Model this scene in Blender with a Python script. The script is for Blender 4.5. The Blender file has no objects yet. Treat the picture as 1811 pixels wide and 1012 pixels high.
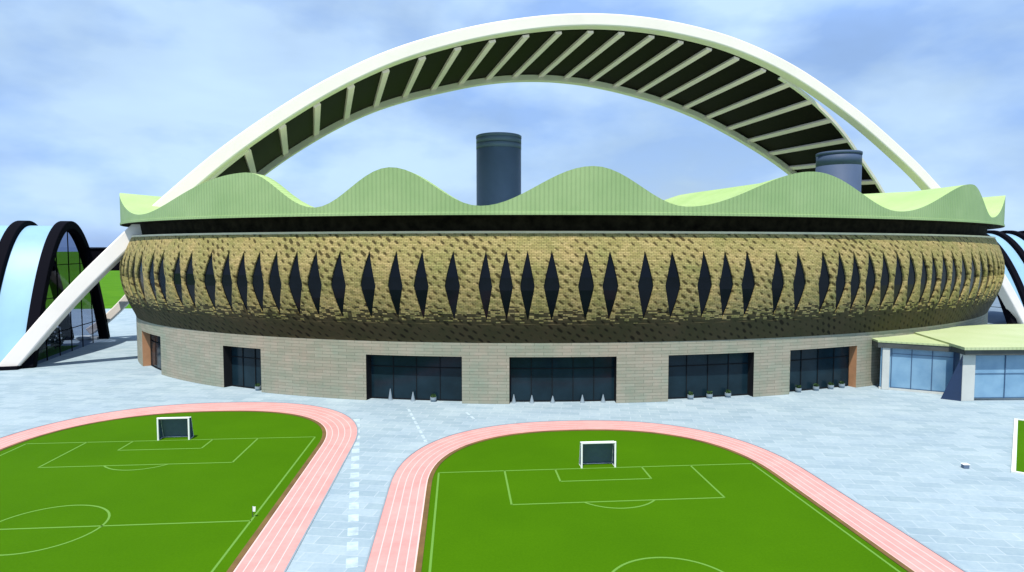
import bpy, bmesh, math, random
from mathutils import Vector, Matrix
import mathutils
R = math.radians
random.seed(7)
scene = bpy.context.scene
C = scene.collection

# ------------------------------------------------------------------ camera
CAM_H = 20.0
cam_d = bpy.data.cameras.new("camera"); cam = bpy.data.objects.new("camera", cam_d); C.objects.link(cam)
cam.location = (0, 0, CAM_H)
cam.rotation_euler = (R(90) - math.atan(66/1120), 0, 0)
cam_d.sensor_width = 36.0
cam_d.lens = 36.0*1120/1811
cam_d.clip_start = 0.5; cam_d.clip_end = 6000
scene.camera = cam

# ------------------------------------------------------------------ world, sun, exposure
SUN = Vector((-0.09, -0.44, 1.0)).normalized()          # direction towards the sun
elev = math.asin(SUN.z); azim = math.atan2(SUN.x, SUN.y)
w = bpy.data.worlds.new("World"); scene.world = w; w.use_nodes = True
nt = w.node_tree; nt.nodes.clear()
def N(t, ty, **kw):
    n = t.nodes.new(ty)
    for k, v in kw.items():
        if k in n.inputs: n.inputs[k].default_value = v
        else: setattr(n, k, v)
    return n
out = N(nt, 'ShaderNodeOutputWorld'); bg = N(nt, 'ShaderNodeBackground', Strength=0.10)
sky = N(nt, 'ShaderNodeTexSky'); sky.sky_type = 'NISHITA'; sky.sun_disc = False
sky.sun_elevation = elev; sky.sun_rotation = azim; sky.altitude = 0; sky.air_density = 1.0; sky.dust_density = 1.2
tc = N(nt, 'ShaderNodeTexCoord'); mp = N(nt, 'ShaderNodeMapping'); mp.inputs['Scale'].default_value = (1.0, 1.0, 2.2)
mp.inputs['Location'].default_value = (0.35, 0.2, 0.55)
nz = N(nt, 'ShaderNodeTexNoise', Scale=2.1, Detail=5.0, Roughness=0.52, Distortion=0.25)
rmp = N(nt, 'ShaderNodeValToRGB')
rmp.color_ramp.elements[0].position = 0.32; rmp.color_ramp.elements[0].color = (0.34, 0.34, 0.34, 1)
rmp.color_ramp.elements[1].position = 0.62; rmp.color_ramp.elements[1].color = (1, 1, 1, 1)
nz2 = N(nt, 'ShaderNodeTexNoise', Scale=4.2, Detail=5.0, Roughness=0.5)
cc = N(nt, 'ShaderNodeValToRGB')
cc.color_ramp.elements[0].position = 0.40; cc.color_ramp.elements[0].color = (0.340, 0.550, 0.980, 1)
cc.color_ramp.elements[1].position = 0.60; cc.color_ramp.elements[1].color = (0.560, 0.775, 1.05, 1)
mul = N(nt, 'ShaderNodeVectorMath', operation='SCALE'); mul.inputs['Scale'].default_value = 8.5
mx = N(nt, 'ShaderNodeMix', data_type='RGBA')
L = nt.links.new
L(tc.outputs['Generated'], mp.inputs['Vector']); L(mp.outputs[0], nz.inputs['Vector']); L(mp.outputs[0], nz2.inputs['Vector'])
L(nz.outputs['Fac'], rmp.inputs['Fac']); L(nz2.outputs['Fac'], cc.inputs['Fac'])
L(cc.outputs['Color'], mul.inputs[0])
L(rmp.outputs['Color'], mx.inputs['Factor']); L(sky.outputs['Color'], mx.inputs['A']); L(mul.outputs[0], mx.inputs['B'])
L(mx.outputs['Result'], bg.inputs['Color']); L(bg.outputs[0], out.inputs['Surface'])

sd = bpy.data.lights.new("sun", 'SUN'); sd.energy = 4.9; sd.angle = R(0.5); sd.color = (1.0, 0.95, 0.86)
sun = bpy.data.objects.new("sun", sd); C.objects.link(sun)
sun.rotation_euler = SUN.to_track_quat('Z', 'Y').to_euler()
scene.view_settings.view_transform = 'Standard'; scene.view_settings.look = 'None'
scene.view_settings.exposure = 0.35; scene.view_settings.gamma = 1.0

# ------------------------------------------------------------------ material helpers
def mat(name, col, rough=0.7, var=0.0, vscale=0.3, metal=0.0, spec=0.5, coord='Object', bump=0.0, bscale=3.0, col2=None):
    m = bpy.data.materials.new(name); m.use_nodes = True
    t = m.node_tree; b = t.nodes['Principled BSDF']
    b.inputs['Base Color'].default_value = (*col, 1); b.inputs['Roughness'].default_value = rough
    b.inputs['Metallic'].default_value = metal; b.inputs['Specular IOR Level'].default_value = spec
    tcn = N(t, 'ShaderNodeTexCoord')
    if var > 0 or col2:
        n1 = N(t, 'ShaderNodeTexNoise', Scale=vscale, Detail=6.0, Roughness=0.6)
        t.links.new(tcn.outputs[coord], n1.inputs['Vector'])
        r = N(t, 'ShaderNodeValToRGB'); r.color_ramp.elements[0].position = 0.3; r.color_ramp.elements[1].position = 0.7
        c2 = col2 if col2 else tuple(min(1, x*(1+var)) for x in col)
        c1 = col if col2 else tuple(x*(1-var) for x in col)
        r.color_ramp.elements[0].color = (*c1, 1); r.color_ramp.elements[1].color = (*c2, 1)
        t.links.new(n1.outputs['Fac'], r.inputs['Fac']); t.links.new(r.outputs['Color'], b.inputs['Base Color'])
    if bump > 0:
        n2 = N(t, 'ShaderNodeTexNoise', Scale=bscale, Detail=5.0)
        t.links.new(tcn.outputs[coord], n2.inputs['Vector'])
        bp = N(t, 'ShaderNodeBump', Strength=bump, Distance=0.1); t.links.new(n2.outputs['Fac'], bp.inputs['Height'])
        t.links.new(bp.outputs['Normal'], b.inputs['Normal'])
    return m
def mathn(t, op, a, b=None, c=None):
    n = N(t, 'ShaderNodeMath', operation=op)
    for i, v in enumerate((a, b, c)):
        if v is None: continue
        if isinstance(v, (int, float)): n.inputs[i].default_value = v
        else: t.links.new(v, n.inputs[i])
    return n.outputs[0]
def mixc(t, fac, a, b, mode='MIX'):
    n = N(t, 'ShaderNodeMix', data_type='RGBA', blend_type=mode)
    for k, v in (('Factor', fac), ('A', a), ('B', b)):
        if isinstance(v, (int, float)): n.inputs[k].default_value = v
        elif isinstance(v, tuple): n.inputs[k].default_value = (*v, 1) if len(v) == 3 else v
        else: t.links.new(v, n.inputs[k])
    return n.outputs['Result']

M = {}
M['white'] = mat('white_painted_steel', (0.78, 0.72, 0.66), 0.45, 0.04, 0.15)
M['bar'] = mat('pale_painted_bar', (0.93, 0.74, 0.84), 0.5, 0.04, 0.3)
M['black'] = mat('black_painted_steel', (0.003, 0.003, 0.006), 0.8, spec=0.04)
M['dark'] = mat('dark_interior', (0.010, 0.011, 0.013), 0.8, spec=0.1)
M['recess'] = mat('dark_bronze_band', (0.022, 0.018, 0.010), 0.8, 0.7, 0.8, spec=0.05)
M['tower'] = mat('blue_grey_metal', (0.13, 0.19, 0.29), 0.5, 0.10, 0.15, spec=0.3)
M['cream'] = mat('cream_coping', (0.85, 0.80, 0.60), 0.7, 0.08, 0.5)
M['dimwhite'] = mat('dimmed_pale_grey', (0.26, 0.33, 0.38), 0.8, 0.1, 1.0)  # white greyed to paint in the doorway shade; plain grey on the track edge
M['mull'] = mat('blue_grey_mullion', (0.045, 0.11, 0.22), 0.5)
M['tower2'] = mat('dark_slate_metal', (0.065, 0.10, 0.18), 0.6, 0.10, 0.15, spec=0.2)
M['copper'] = mat('copper_panel', (0.50, 0.25, 0.12), 0.6, 0.15, 0.8)
M['net'] = mat('grey_blue_net', (0.07, 0.11, 0.19), 0.9, 0.1, 2.0, spec=0.1)
M['paint'] = mat('worn_line_paint', (0.13, 0.31, 0.03), 0.8)
M['goalwhite'] = mat('white_goal_paint', (0.80, 0.82, 0.80), 0.4)
M['lane'] = mat('pale_lane_paint', (0.86, 0.58, 0.55), 0.7)
M['kerb'] = mat('brown_track_kerb', (0.16, 0.09, 0.02), 0.8, 0.3, 0.5)
M['edge'] = mat('pale_edge_stone', (0.75, 0.80, 0.76), 0.7, 0.05, 1.0)
M['render'] = mat('pale_render', (0.62, 0.65, 0.62), 0.7, 0.06, 0.6)
M['navy'] = mat('navy_panel', (0.012, 0.035, 0.10), 0.4, 0.1, 0.5)
M['fascia'] = mat('dark_grey_fascia', (0.07, 0.08, 0.075), 0.6, 0.3, 0.5)
M['trunk'] = mat('brown_bark', (0.06, 0.04, 0.025), 0.9, 0.3, 3.0)
M['leaf'] = mat('green_leaf', (0.035, 0.085, 0.02), 0.6, 0.4, 1.5, spec=0.2)

def grass_mat(name, c1, c2):
    m = mat(name, c1, 0.95, spec=0.05); t = m.node_tree; b = t.nodes['Principled BSDF']
    tcn = N(t, 'ShaderNodeTexCoord')
    n1 = N(t, 'ShaderNodeTexNoise', Scale=0.09, Detail=6.0, Roughness=0.6); t.links.new(tcn.outputs['Object'], n1.inputs['Vector'])
    n2 = N(t, 'ShaderNodeTexNoise', Scale=6.0, Detail=4.0, Roughness=0.7); t.links.new(tcn.outputs['Object'], n2.inputs['Vector'])
    f = mathn(t, 'ADD', mathn(t, 'MULTIPLY', n1.outputs['Fac'], 0.5), mathn(t, 'MULTIPLY', n2.outputs['Fac'], 0.5))
    r = N(t, 'ShaderNodeValToRGB'); r.color_ramp.elements[0].position = 0.38; r.color_ramp.elements[1].position = 0.64
    r.color_ramp.elements[0].color = (*c1, 1); r.color_ramp.elements[1].color = (*c2, 1)
    t.links.new(f, r.inputs['Fac']); t.links.new(r.outputs['Color'], b.inputs['Base Color'])
    bp = N(t, 'ShaderNodeBump', Strength=0.3, Distance=0.05); t.links.new(n2.outputs['Fac'], bp.inputs['Height']); t.links.new(bp.outputs['Normal'], b.inputs['Normal'])
    return m
M['turf'] = grass_mat('pitch_turf', (0.048, 0.146, 0.0004), (0.062, 0.178, 0.0006))
M['lawn'] = grass_mat('rough_lawn', (0.055, 0.18, 0.004), (0.10, 0.26, 0.01))

def paving():
    m = mat('pale_blue_stone_paving', (0.4, 0.5, 0.55), 0.75, spec=0.3); t = m.node_tree; b = t.nodes['Principled BSDF']
    tcn = N(t, 'ShaderNodeTexCoord'); mpn = N(t, 'ShaderNodeMapping'); mpn.inputs['Rotation'].default_value = (0, 0, R(8))
    t.links.new(tcn.outputs['Object'], mpn.inputs['Vector'])
    br = N(t, 'ShaderNodeTexBrick'); br.offset = 0.5; br.squash = 1.0
    br.inputs['Scale'].default_value = 1.0; br.inputs['Brick Width'].default_value = 2.4; br.inputs['Row Height'].default_value = 1.2
    br.inputs['Mortar Size'].default_value = 0.045; br.inputs['Mortar Smooth'].default_value = 0.3
    br.inputs['Color1'].default_value = (0.315, 0.42, 0.475, 1); br.inputs['Color2'].default_value = (0.395, 0.50, 0.555, 1)
    br.inputs['Mortar'].default_value = (0.45, 0.54, 0.59, 1)
    t.links.new(mpn.outputs[0], br.inputs['Vector'])
    n1 = N(t, 'ShaderNodeTexNoise', Scale=0.16, Detail=6.0, Roughness=0.65); t.links.new(tcn.outputs['Object'], n1.inputs['Vector'])
    n2 = N(t, 'ShaderNodeTexNoise', Scale=2.2, Detail=5.0, Roughness=0.7); t.links.new(tcn.outputs['Object'], n2.inputs['Vector'])
    r = N(t, 'ShaderNodeValToRGB'); r.color_ramp.elements[0].position = 0.35; r.color_ramp.elements[1].position = 0.68
    r.color_ramp.elements[0].color = (0.80, 0.84, 0.90, 1); r.color_ramp.elements[1].color = (1.14, 1.10, 1.06, 1)
    t.links.new(mathn(t, 'ADD', mathn(t, 'MULTIPLY', n1.outputs['Fac'], 0.55), mathn(t, 'MULTIPLY', n2.outputs['Fac'], 0.45)), r.inputs['Fac'])
    t.links.new(mixc(t, 1.0, br.outputs['Color'], r.outputs['Color'], 'MULTIPLY'), b.inputs['Base Color'])
    return m
M['paving'] = paving()
def track_mat():
    m = mat('salmon_track_rubber', (0.62, 0.27, 0.25), 0.85, spec=0.2); t = m.node_tree; b = t.nodes['Principled BSDF']
    tcn = N(t, 'ShaderNodeTexCoord')
    n1 = N(t, 'ShaderNodeTexNoise', Scale=0.35, Detail=8.0, Roughness=0.75); t.links.new(tcn.outputs['Object'], n1.inputs['Vector'])
    r = N(t, 'ShaderNodeValToRGB'); r.color_ramp.elements[0].position = 0.35; r.color_ramp.elements[1].position = 0.7
    r.color_ramp.elements[0].color = (0.66, 0.30, 0.28, 1); r.color_ramp.elements[1].color = (0.80, 0.40, 0.37, 1)
    t.links.new(n1.outputs['Fac'], r.inputs['Fac']); t.links.new(r.outputs['Color'], b.inputs['Base Color'])
    return m
M['track'] = track_mat()

def facade_mat():
    m = mat('ochre_brick_cladding', (0.35, 0.3, 0.12), 0.8, spec=0.2); t = m.node_tree; b = t.nodes['Principled BSDF']
    uv = N(t, 'ShaderNodeTexCoord').outputs['UV']
    br = N(t, 'ShaderNodeTexBrick'); br.offset = 0.5
    br.inputs['Scale'].default_value = 1.0; br.inputs['Brick Width'].default_value = 0.6; br.inputs['Row Height'].default_value = 0.2
    br.inputs['Mortar Size'].default_value = 0.03
    br.inputs['Color1'].default_value = (0.36, 0.315, 0.12, 1); br.inputs['Color2'].default_value = (0.54, 0.455, 0.21, 1); br.inputs['Mortar'].default_value = (0.18, 0.15, 0.06, 1)
    t.links.new(uv, br.inputs['Vector'])
    # diagonal rows of dark weep holes
    mp1 = N(t, 'ShaderNodeMapping'); mp1.inputs['Rotation'].default_value = (0, 0, R(40)); t.links.new(uv, mp1.inputs['Vector'])
    sep = N(t, 'ShaderNodeSeparateXYZ'); t.links.new(mp1.outputs[0], sep.inputs[0])
    a = mathn(t, 'SINE', mathn(t, 'MULTIPLY', sep.outputs[0], 2*math.pi/2.3)); c = mathn(t, 'SINE', mathn(t, 'MULTIPLY', sep.outputs[1], 2*math.pi/0.95))
    spot = mathn(t, 'MULTIPLY', a, c)
    nn = N(t, 'ShaderNodeTexNoise', Scale=0.22, Detail=4.0, Roughness=0.7); t.links.new(uv, nn.inputs['Vector'])
    spot = mathn(t, 'ADD', spot, mathn(t, 'MULTIPLY', mathn(t, 'SUBTRACT', nn.outputs['Fac'], 0.5), 3.2))
    r = N(t, 'ShaderNodeValToRGB'); r.color_ramp.elements[0].position = 0.42; r.color_ramp.elements[1].position = 0.95
    r.color_ramp.elements[0].color = (1, 1, 1, 1); r.color_ramp.elements[1].color = (0.22, 0.20, 0.15, 1)
    t.links.new(spot, r.inputs['Fac'])
    n1 = N(t, 'ShaderNodeTexNoise', Scale=0.25, Detail=7.0, Roughness=0.7); t.links.new(uv, n1.inputs['Vector'])
    r2 = N(t, 'ShaderNodeValToRGB'); r2.color_ramp.elements[0].position = 0.3; r2.color_ramp.elements[1].position = 0.7
    r2.color_ramp.elements[0].color = (0.70, 0.80, 0.62, 1); r2.color_ramp.elements[1].color = (1.18, 1.04, 1.04, 1)
    t.links.new(n1.outputs['Fac'], r2.inputs['Fac'])
    sp2 = N(t, 'ShaderNodeSeparateXYZ'); t.links.new(uv, sp2.inputs[0])
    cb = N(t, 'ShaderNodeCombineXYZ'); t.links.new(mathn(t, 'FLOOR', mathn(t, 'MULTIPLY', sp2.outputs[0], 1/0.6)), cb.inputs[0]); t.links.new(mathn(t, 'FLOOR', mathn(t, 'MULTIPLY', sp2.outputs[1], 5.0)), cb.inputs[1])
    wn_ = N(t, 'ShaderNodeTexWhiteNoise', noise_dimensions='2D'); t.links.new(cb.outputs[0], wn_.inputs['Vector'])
    low_shade = mathn(t, 'GREATER_THAN', wn_.outputs['Value'], mathn(t, 'DIVIDE', mathn(t, 'SUBTRACT', sp2.outputs[1], 10.3), 2.6))  # painted shade under the bulge: lower bricks dither to dark
    body = mixc(t, low_shade, br.outputs['Color'], (0.06, 0.052, 0.026))
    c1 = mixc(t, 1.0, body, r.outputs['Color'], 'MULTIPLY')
    t.links.new(mixc(t, 1.0, c1, r2.outputs['Color'], 'MULTIPLY'), b.inputs['Base Color'])
    bp = N(t, 'ShaderNodeBump', Strength=0.35, Distance=0.08); t.links.new(mathn(t, 'MULTIPLY', spot, -1.0), bp.inputs['Height']); t.links.new(bp.outputs['Normal'], b.inputs['Normal'])
    return m
M['facade'] = facade_mat()
M['under_shade'] = facade_mat()  # facade brick recoloured dark to paint the shade below the bulge
M['under_shade'].name = 'umber_painted_shade'
for n_ in M['under_shade'].node_tree.nodes:
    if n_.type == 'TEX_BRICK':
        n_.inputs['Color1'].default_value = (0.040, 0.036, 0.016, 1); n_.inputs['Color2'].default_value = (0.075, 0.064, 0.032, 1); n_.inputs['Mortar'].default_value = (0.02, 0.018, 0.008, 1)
def wall_mat():
    m = mat('grey_green_coursed_stone', (0.3, 0.33, 0.28), 0.85, spec=0.2); t = m.node_tree; b = t.nodes['Principled BSDF']
    uv = N(t, 'ShaderNodeTexCoord').outputs['UV']
    br = N(t, 'ShaderNodeTexBrick'); br.offset = 0.5
    br.inputs['Scale'].default_value = 1.0; br.inputs['Brick Width'].default_value = 2.4; br.inputs['Row Height'].default_value = 0.42
    br.inputs['Mortar Size'].default_value = 0.022
    br.inputs['Color1'].default_value = (0.34, 0.335, 0.265, 1); br.inputs['Color2'].default_value = (0.40, 0.39, 0.315, 1); br.inputs['Mortar'].default_value = (0.20, 0.20, 0.155, 1)
    t.links.new(uv, br.inputs['Vector'])
    n1 = N(t, 'ShaderNodeTexNoise', Scale=0.22, Detail=7.0, Roughness=0.7); t.links.new(uv, n1.inputs['Vector'])
    r2 = N(t, 'ShaderNodeValToRGB'); r2.color_ramp.elements[0].position = 0.32; r2.color_ramp.elements[1].position = 0.68
    r2.color_ramp.elements[0].color = (0.80, 0.95, 0.90, 1); r2.color_ramp.elements[1].color = (1.18, 1.04, 1.02, 1)
    t.links.new(n1.outputs['Fac'], r2.inputs['Fac'])
    t.links.new(mixc(t, 1.0, br.outputs['Color'], r2.outputs['Color'], 'MULTIPLY'), b.inputs['Base Color'])
    bp = N(t, 'ShaderNodeBump', Strength=0.4, Distance=0.05); t.links.new(br.outputs['Fac'], bp.inputs['Height']); bp.invert = True
    t.links.new(bp.outputs['Normal'], b.inputs['Normal'])
    return m
M['wall'] = wall_mat()
def roof_mat(name, c1, c2):
    m = mat(name, c1, 0.55, spec=0.3); t = m.node_tree; b = t.nodes['Principled BSDF']
    uv = N(t, 'ShaderNodeTexCoord').outputs['UV']
    n1 = N(t, 'ShaderNodeTexNoise', Scale=0.12, Detail=6.0, Roughness=0.6); t.links.new(uv, n1.inputs['Vector'])
    r = N(t, 'ShaderNodeValToRGB'); r.color_ramp.elements[0].position = 0.35; r.color_ramp.elements[1].position = 0.66
    r.color_ramp.elements[0].color = (*c1, 1); r.color_ramp.elements[1].color = (*c2, 1)
    t.links.new(n1.outputs['Fac'], r.inputs['Fac'])
    sep = N(t, 'ShaderNodeSeparateXYZ'); t.links.new(uv, sep.inputs[0])
    s = mathn(t, 'POWER', mathn(t, 'ABSOLUTE', mathn(t, 'SINE', mathn(t, 'MULTIPLY', sep.outputs[0], math.pi/0.55))), 0.5)
    sh = mathn(t, 'ADD', mathn(t, 'MULTIPLY', s, 0.22), 0.80)
    cmb = N(t, 'ShaderNodeCombineColor')
    for k in range(3): t.links.new(sh, cmb.inputs[k])
    t.links.new(mixc(t, 1.0, r.outputs['Color'], cmb.outputs[0], 'MULTIPLY'), b.inputs['Base Color'])
    bp = N(t, 'ShaderNodeBump', Strength=0.5, Distance=0.08); t.links.new(s, bp.inputs['Height']); t.links.new(bp.outputs['Normal'], b.inputs['Normal'])
    return m
M['roof'] = roof_mat('sunlit_green_seamed_sheet', (0.41, 0.60, 0.22), (0.50, 0.68, 0.28))  # lighter and yellower than the fascia, painting the sun on top
M['aroof'] = roof_mat('pale_cream_green_roofing', (0.50, 0.60, 0.30), (0.58, 0.66, 0.38))
M['rfascia'] = roof_mat('shaded_green_seamed_fascia', (0.31, 0.47, 0.20), (0.39, 0.55, 0.25))  # same sheeting in darker green, the shaded front put into the colour
def deck_mat():
    m = mat('perforated_dark_deck', (0.01, 0.01, 0.005), 0.7, spec=0.1); t = m.node_tree; b = t.nodes['Principled BSDF']
    tcn = N(t, 'ShaderNodeTexCoord')
    v = N(t, 'ShaderNodeTexVoronoi', Scale=1.1); t.links.new(tcn.outputs['Object'], v.inputs['Vector'])
    r = N(t, 'ShaderNodeValToRGB'); r.color_ramp.elements[0].position = 0.0; r.color_ramp.elements[1].position = 0.28
    r.color_ramp.elements[0].color = (0.022, 0.012, 0.008, 1); r.color_ramp.elements[1].color = (0.003, 0.0012, 0.001, 1)
    t.links.new(v.outputs['Distance'], r.inputs['Fac']); t.links.new(r.outputs['Color'], b.inputs['Base Color'])
    return m
M['deck'] = deck_mat()
def glass(name, col, rough=0.06, bright=0.0, spec=0.6):
    m = mat(name, col, rough, 0.25, 0.35, spec=spec); return m
M['darkglass'] = glass('dark_window_glass', (0.004, 0.006, 0.010), 0.15, spec=0.12)
M['doorglass'] = glass('dark_door_glass', (0.008, 0.021, 0.031), 0.15, spec=0.16)
def curtain():
    m = mat('blue_curtain_glass', (0.16, 0.33, 0.52), 0.12, spec=0.6); t = m.node_tree; b = t.nodes['Principled BSDF']
    tcn = N(t, 'ShaderNodeTexCoord')
    n1 = N(t, 'ShaderNodeTexNoise', Scale=0.4, Detail=4.0); t.links.new(tcn.outputs['Object'], n1.inputs['Vector'])
    r = N(t, 'ShaderNodeValToRGB'); r.color_ramp.elements[0].color = (0.13, 0.26, 0.40, 1); r.color_ramp.elements[1].color = (0.19, 0.34, 0.48, 1)
    r.color_ramp.elements[0].position = 0.35; r.color_ramp.elements[1].position = 0.65
    t.links.new(n1.outputs['Fac'], r.inputs['Fac']); t.links.new(r.outputs['Color'], b.inputs['Base Color'])
    return m
M['curtain'] = curtain()
def skin_mat():
    m = mat('pale_blue_membrane', (0.30, 0.52, 0.74), 0.35, 0.10, 0.12, spec=0.3)
    return m
M['skin'] = skin_mat()
def tint_mat():
    m = bpy.data.materials.new('tinted_clear_glass'); m.use_nodes = True; t = m.node_tree; t.nodes.clear()
    o = N(t, 'ShaderNodeOutputMaterial'); tr = N(t, 'ShaderNodeBsdfTransparent'); tr.inputs['Color'].default_value = (0.55, 0.58, 0.66, 1)
    gl = N(t, 'ShaderNodeBsdfGlossy'); gl.inputs['Color'].default_value = (0.35, 0.4, 0.5, 1); gl.inputs['Roughness'].default_value = 0.05
    lw = N(t, 'ShaderNodeLayerWeight'); lw.inputs['Blend'].default_value = 0.25
    mxs = N(t, 'ShaderNodeMixShader'); mxs.inputs[0].default_value = 0.07; t.links.new(tr.outputs[0], mxs.inputs[1]); t.links.new(gl.outputs[0], mxs.inputs[2])
    t.links.new(mxs.outputs[0], o.inputs['Surface']); return m
M['tint'] = tint_mat()

TONE = 0.76      # one albedo trim for the pale finishes (not the glass, blacks or paint lines)
for m_ in bpy.data.materials:
    if any(k in m_.name for k in ('glass', 'black', 'dark_interior', 'goal', 'white_painted', 'pale_painted')): continue
    for n_ in m_.node_tree.nodes:
        if n_.type == 'TEX_BRICK':
            for k in ('Color1', 'Color2', 'Mortar'):
                c_ = n_.inputs[k].default_value; n_.inputs[k].default_value = (c_[0]*TONE, c_[1]*TONE, c_[2]*TONE, 1)
        elif n_.type == 'VALTORGB' and not any(x.type == 'TEX_BRICK' for x in m_.node_tree.nodes):
            for e_ in n_.color_ramp.elements: e_.color = (e_.color[0]*TONE, e_.color[1]*TONE, e_.color[2]*TONE, 1)
        elif n_.type == 'BSDF_PRINCIPLED':
            c_ = n_.inputs['Base Color'].default_value; n_.inputs['Base Color'].default_value = (c_[0]*TONE, c_[1]*TONE, c_[2]*TONE, 1)

# ------------------------------------------------------------------ object helpers
def link(o, parent=None):
    C.objects.link(o)
    if parent is not None: o.parent = parent
    return o
def mesh(name, verts, faces, m, parent=None, uvs=None, smooth=False):
    me = bpy.data.meshes.new(name); me.from_pydata([tuple(v) for v in verts], [], faces); me.update()
    ms = m if isinstance(m, (list, tuple)) else [m]
    for q in ms: me.materials.append(q)
    if uvs:
        l = me.uv_layers.new(name='UVMap')
        for p in me.polygons:
            for li, vi in zip(p.loop_indices, p.vertices): l.data[li].uv = uvs[vi]
    if smooth:
        for p in me.polygons: p.use_smooth = True
    return link(bpy.data.objects.new(name, me), parent)
class MB:
    def __init__(s): s.v = []; s.f = []
    def add(s, v, f):
        o = len(s.v); s.v += [tuple(x) for x in v]; s.f += [tuple(i+o for i in q) for q in f]; return s
    def box(s, c, sz, ax=None):
        c = Vector(c); X, Y, Z = ax if ax else (Vector((1, 0, 0)), Vector((0, 1, 0)), Vector((0, 0, 1)))
        v = [c + X*(sz[0]/2*i) + Y*(sz[1]/2*j) + Z*(sz[2]/2*k) for i in (-1, 1) for j in (-1, 1) for k in (-1, 1)]
        return s.add(v, [(0, 1, 3, 2), (4, 6, 7, 5), (0, 4, 5, 1), (2, 3, 7, 6), (0, 2, 6, 4), (1, 5, 7, 3)])
    def prism(s, poly, z0, z1):
        n = len(poly); v = [(p[0], p[1], z0) for p in poly] + [(p[0], p[1], z1) for p in poly]
        return s.add(v, [tuple(reversed(range(n))), tuple(range(n, 2*n))] + [(i, (i+1) % n, n+(i+1) % n, n+i) for i in range(n)])
    def tube(s, a, b, r, n=8, r2=None):
        a = Vector(a); b = Vector(b); d = (b-a).normalized(); q = d.to_track_quat('Z', 'Y'); r2 = r if r2 is None else r2
        v = [a + q @ Vector((math.cos(2*math.pi*i/n)*r, math.sin(2*math.pi*i/n)*r, 0)) for i in range(n)]
        v += [b + q @ Vector((math.cos(2*math.pi*i/n)*r2, math.sin(2*math.pi*i/n)*r2, 0)) for i in range(n)]
        return s.add(v, [(i, (i+1) % n, n+(i+1) % n, n+i) for i in range(n)] + [tuple(reversed(range(n))), tuple(range(n, 2*n))])
    def lathe(s, c, prof, n=48):
        c = Vector(c); v = []; f = []
        for r, z in prof: v += [c + Vector((math.cos(2*math.pi*i/n)*r, math.sin(2*math.pi*i/n)*r, z)) for i in range(n)]
        for k in range(len(prof)-1):
            f += [(k*n+i, k*n+(i+1) % n, (k+1)*n+(i+1) % n, (k+1)*n+i) for i in range(n)]
        f += [tuple(reversed(range(n))), tuple(range((len(prof)-1)*n, len(prof)*n))]
        return s.add(v, f)
    def sweep(s, pts, side, wd, ht):
        n = len(pts); v = []; side = Vector(side).normalized()
        for i, p in enumerate(pts):
            p = Vector(p); d = (Vector(pts[min(i+1, n-1)]) - Vector(pts[max(i-1, 0)])).normalized()
            up = side.cross(d).normalized()
            if up.z < 0: up = -up
            v += [p + side*(wd/2) + up*(ht/2), p - side*(wd/2) + up*(ht/2), p - side*(wd/2) - up*(ht/2), p + side*(wd/2) - up*(ht/2)]
        f = [(0, 1, 2, 3), (4*n-1, 4*n-2, 4*n-3, 4*n-4)]
        for i in range(n-1):
            for k in range(4): f.append((4*i+k, 4*i+4+k, 4*i+4+(k+1) % 4, 4*i+(k+1) % 4))
        return s.add(v, f)
    def build(s, name, m, parent=None, smooth=False):
        o = mesh(name, s.v, s.f, m, parent, smooth=smooth)
        bm = bmesh.new(); bm.from_mesh(o.data); bmesh.ops.recalc_face_normals(bm, faces=bm.faces); bm.to_mesh(o.data); bm.free(); return o
def bevel(o, wd, seg=2):
    b = o.modifiers.new('bevel', 'BEVEL'); b.width = wd; b.segments = seg; b.limit_method = 'ANGLE'; return o
def empty(name, loc=(0, 0, 0)):
    o = bpy.data.objects.new(name, None); o.location = loc; o.empty_display_size = 0.5; return link(o)
def tag(o, label, cat, group=None, kind=None):
    o['label'] = label; o['category'] = cat
    if group: o['group'] = group
    if kind: o['kind'] = kind
    return o
def struct(o): o['kind'] = 'structure'; return o
def local(o, parent):          # world-space mesh -> child of an Empty that stands elsewhere
    o.data.transform(Matrix.Translation(-parent.location)); return o
def fix_children(root):
    off = Matrix.Translation(-root.location)
    done = set()
    def rec(o):
        for ch in [x for x in bpy.data.objects if x.parent == o]:
            if ch.type == 'MESH' and ch.data.name not in done:
                ch.data.transform(off); done.add(ch.data.name)
            rec(ch)
    rec(root)

# ------------------------------------------------------------------ shared axes
PSI = 0.27
Ev = Vector((math.cos(R(15.3)), math.sin(R(15.3)), 0)); Nv = Vector((-Ev.y, Ev.x, 0))
FOOT = Vector((-84.2, 104.8, 0))
ECX, ECY, EA, EB = 15.77, 152.17, 93.5, 70.3
def ell(tdeg, off, z, s=0.0):
    t = R(tdeg); x = (EA+off)*math.cos(t)*(1-s); y = (EB+off)*math.sin(t)*(1-s)
    c, q = math.cos(PSI), math.sin(PSI)
    return Vector((ECX + x*c - y*q, ECY + x*q + y*c, z))
_arc = [0.0]; _p = ell(-180, 0, 0)
for k in range(1, 3601):
    q = ell(-180+k*0.1, 0, 0); _arc.append(_arc[-1] + (q-_p).length); _p = q
def arc(t):
    x = (t+180)*10; i = int(max(0, min(3599, math.floor(x)))); return _arc[i] + (_arc[i+1]-_arc[i])*(x-i)

# ------------------------------------------------------------------ ground
def sheet(name, poly, z, m, parent=None):
    o = mesh(name, [(p[0], p[1], z) for p in poly], [tuple(range(len(poly)))], m, parent); return o
gr = struct(sheet('ground', [(-3000, -400), (3000, -400), (3000, 4500), (-3000, 4500)], -0.02, M['lawn']))
plaza = struct(sheet('plaza', [(-190, -60), (420, -60), (420, 330), (40, 300), (-110, 213), (-190, 205)], 0.0, M['paving']))

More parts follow.
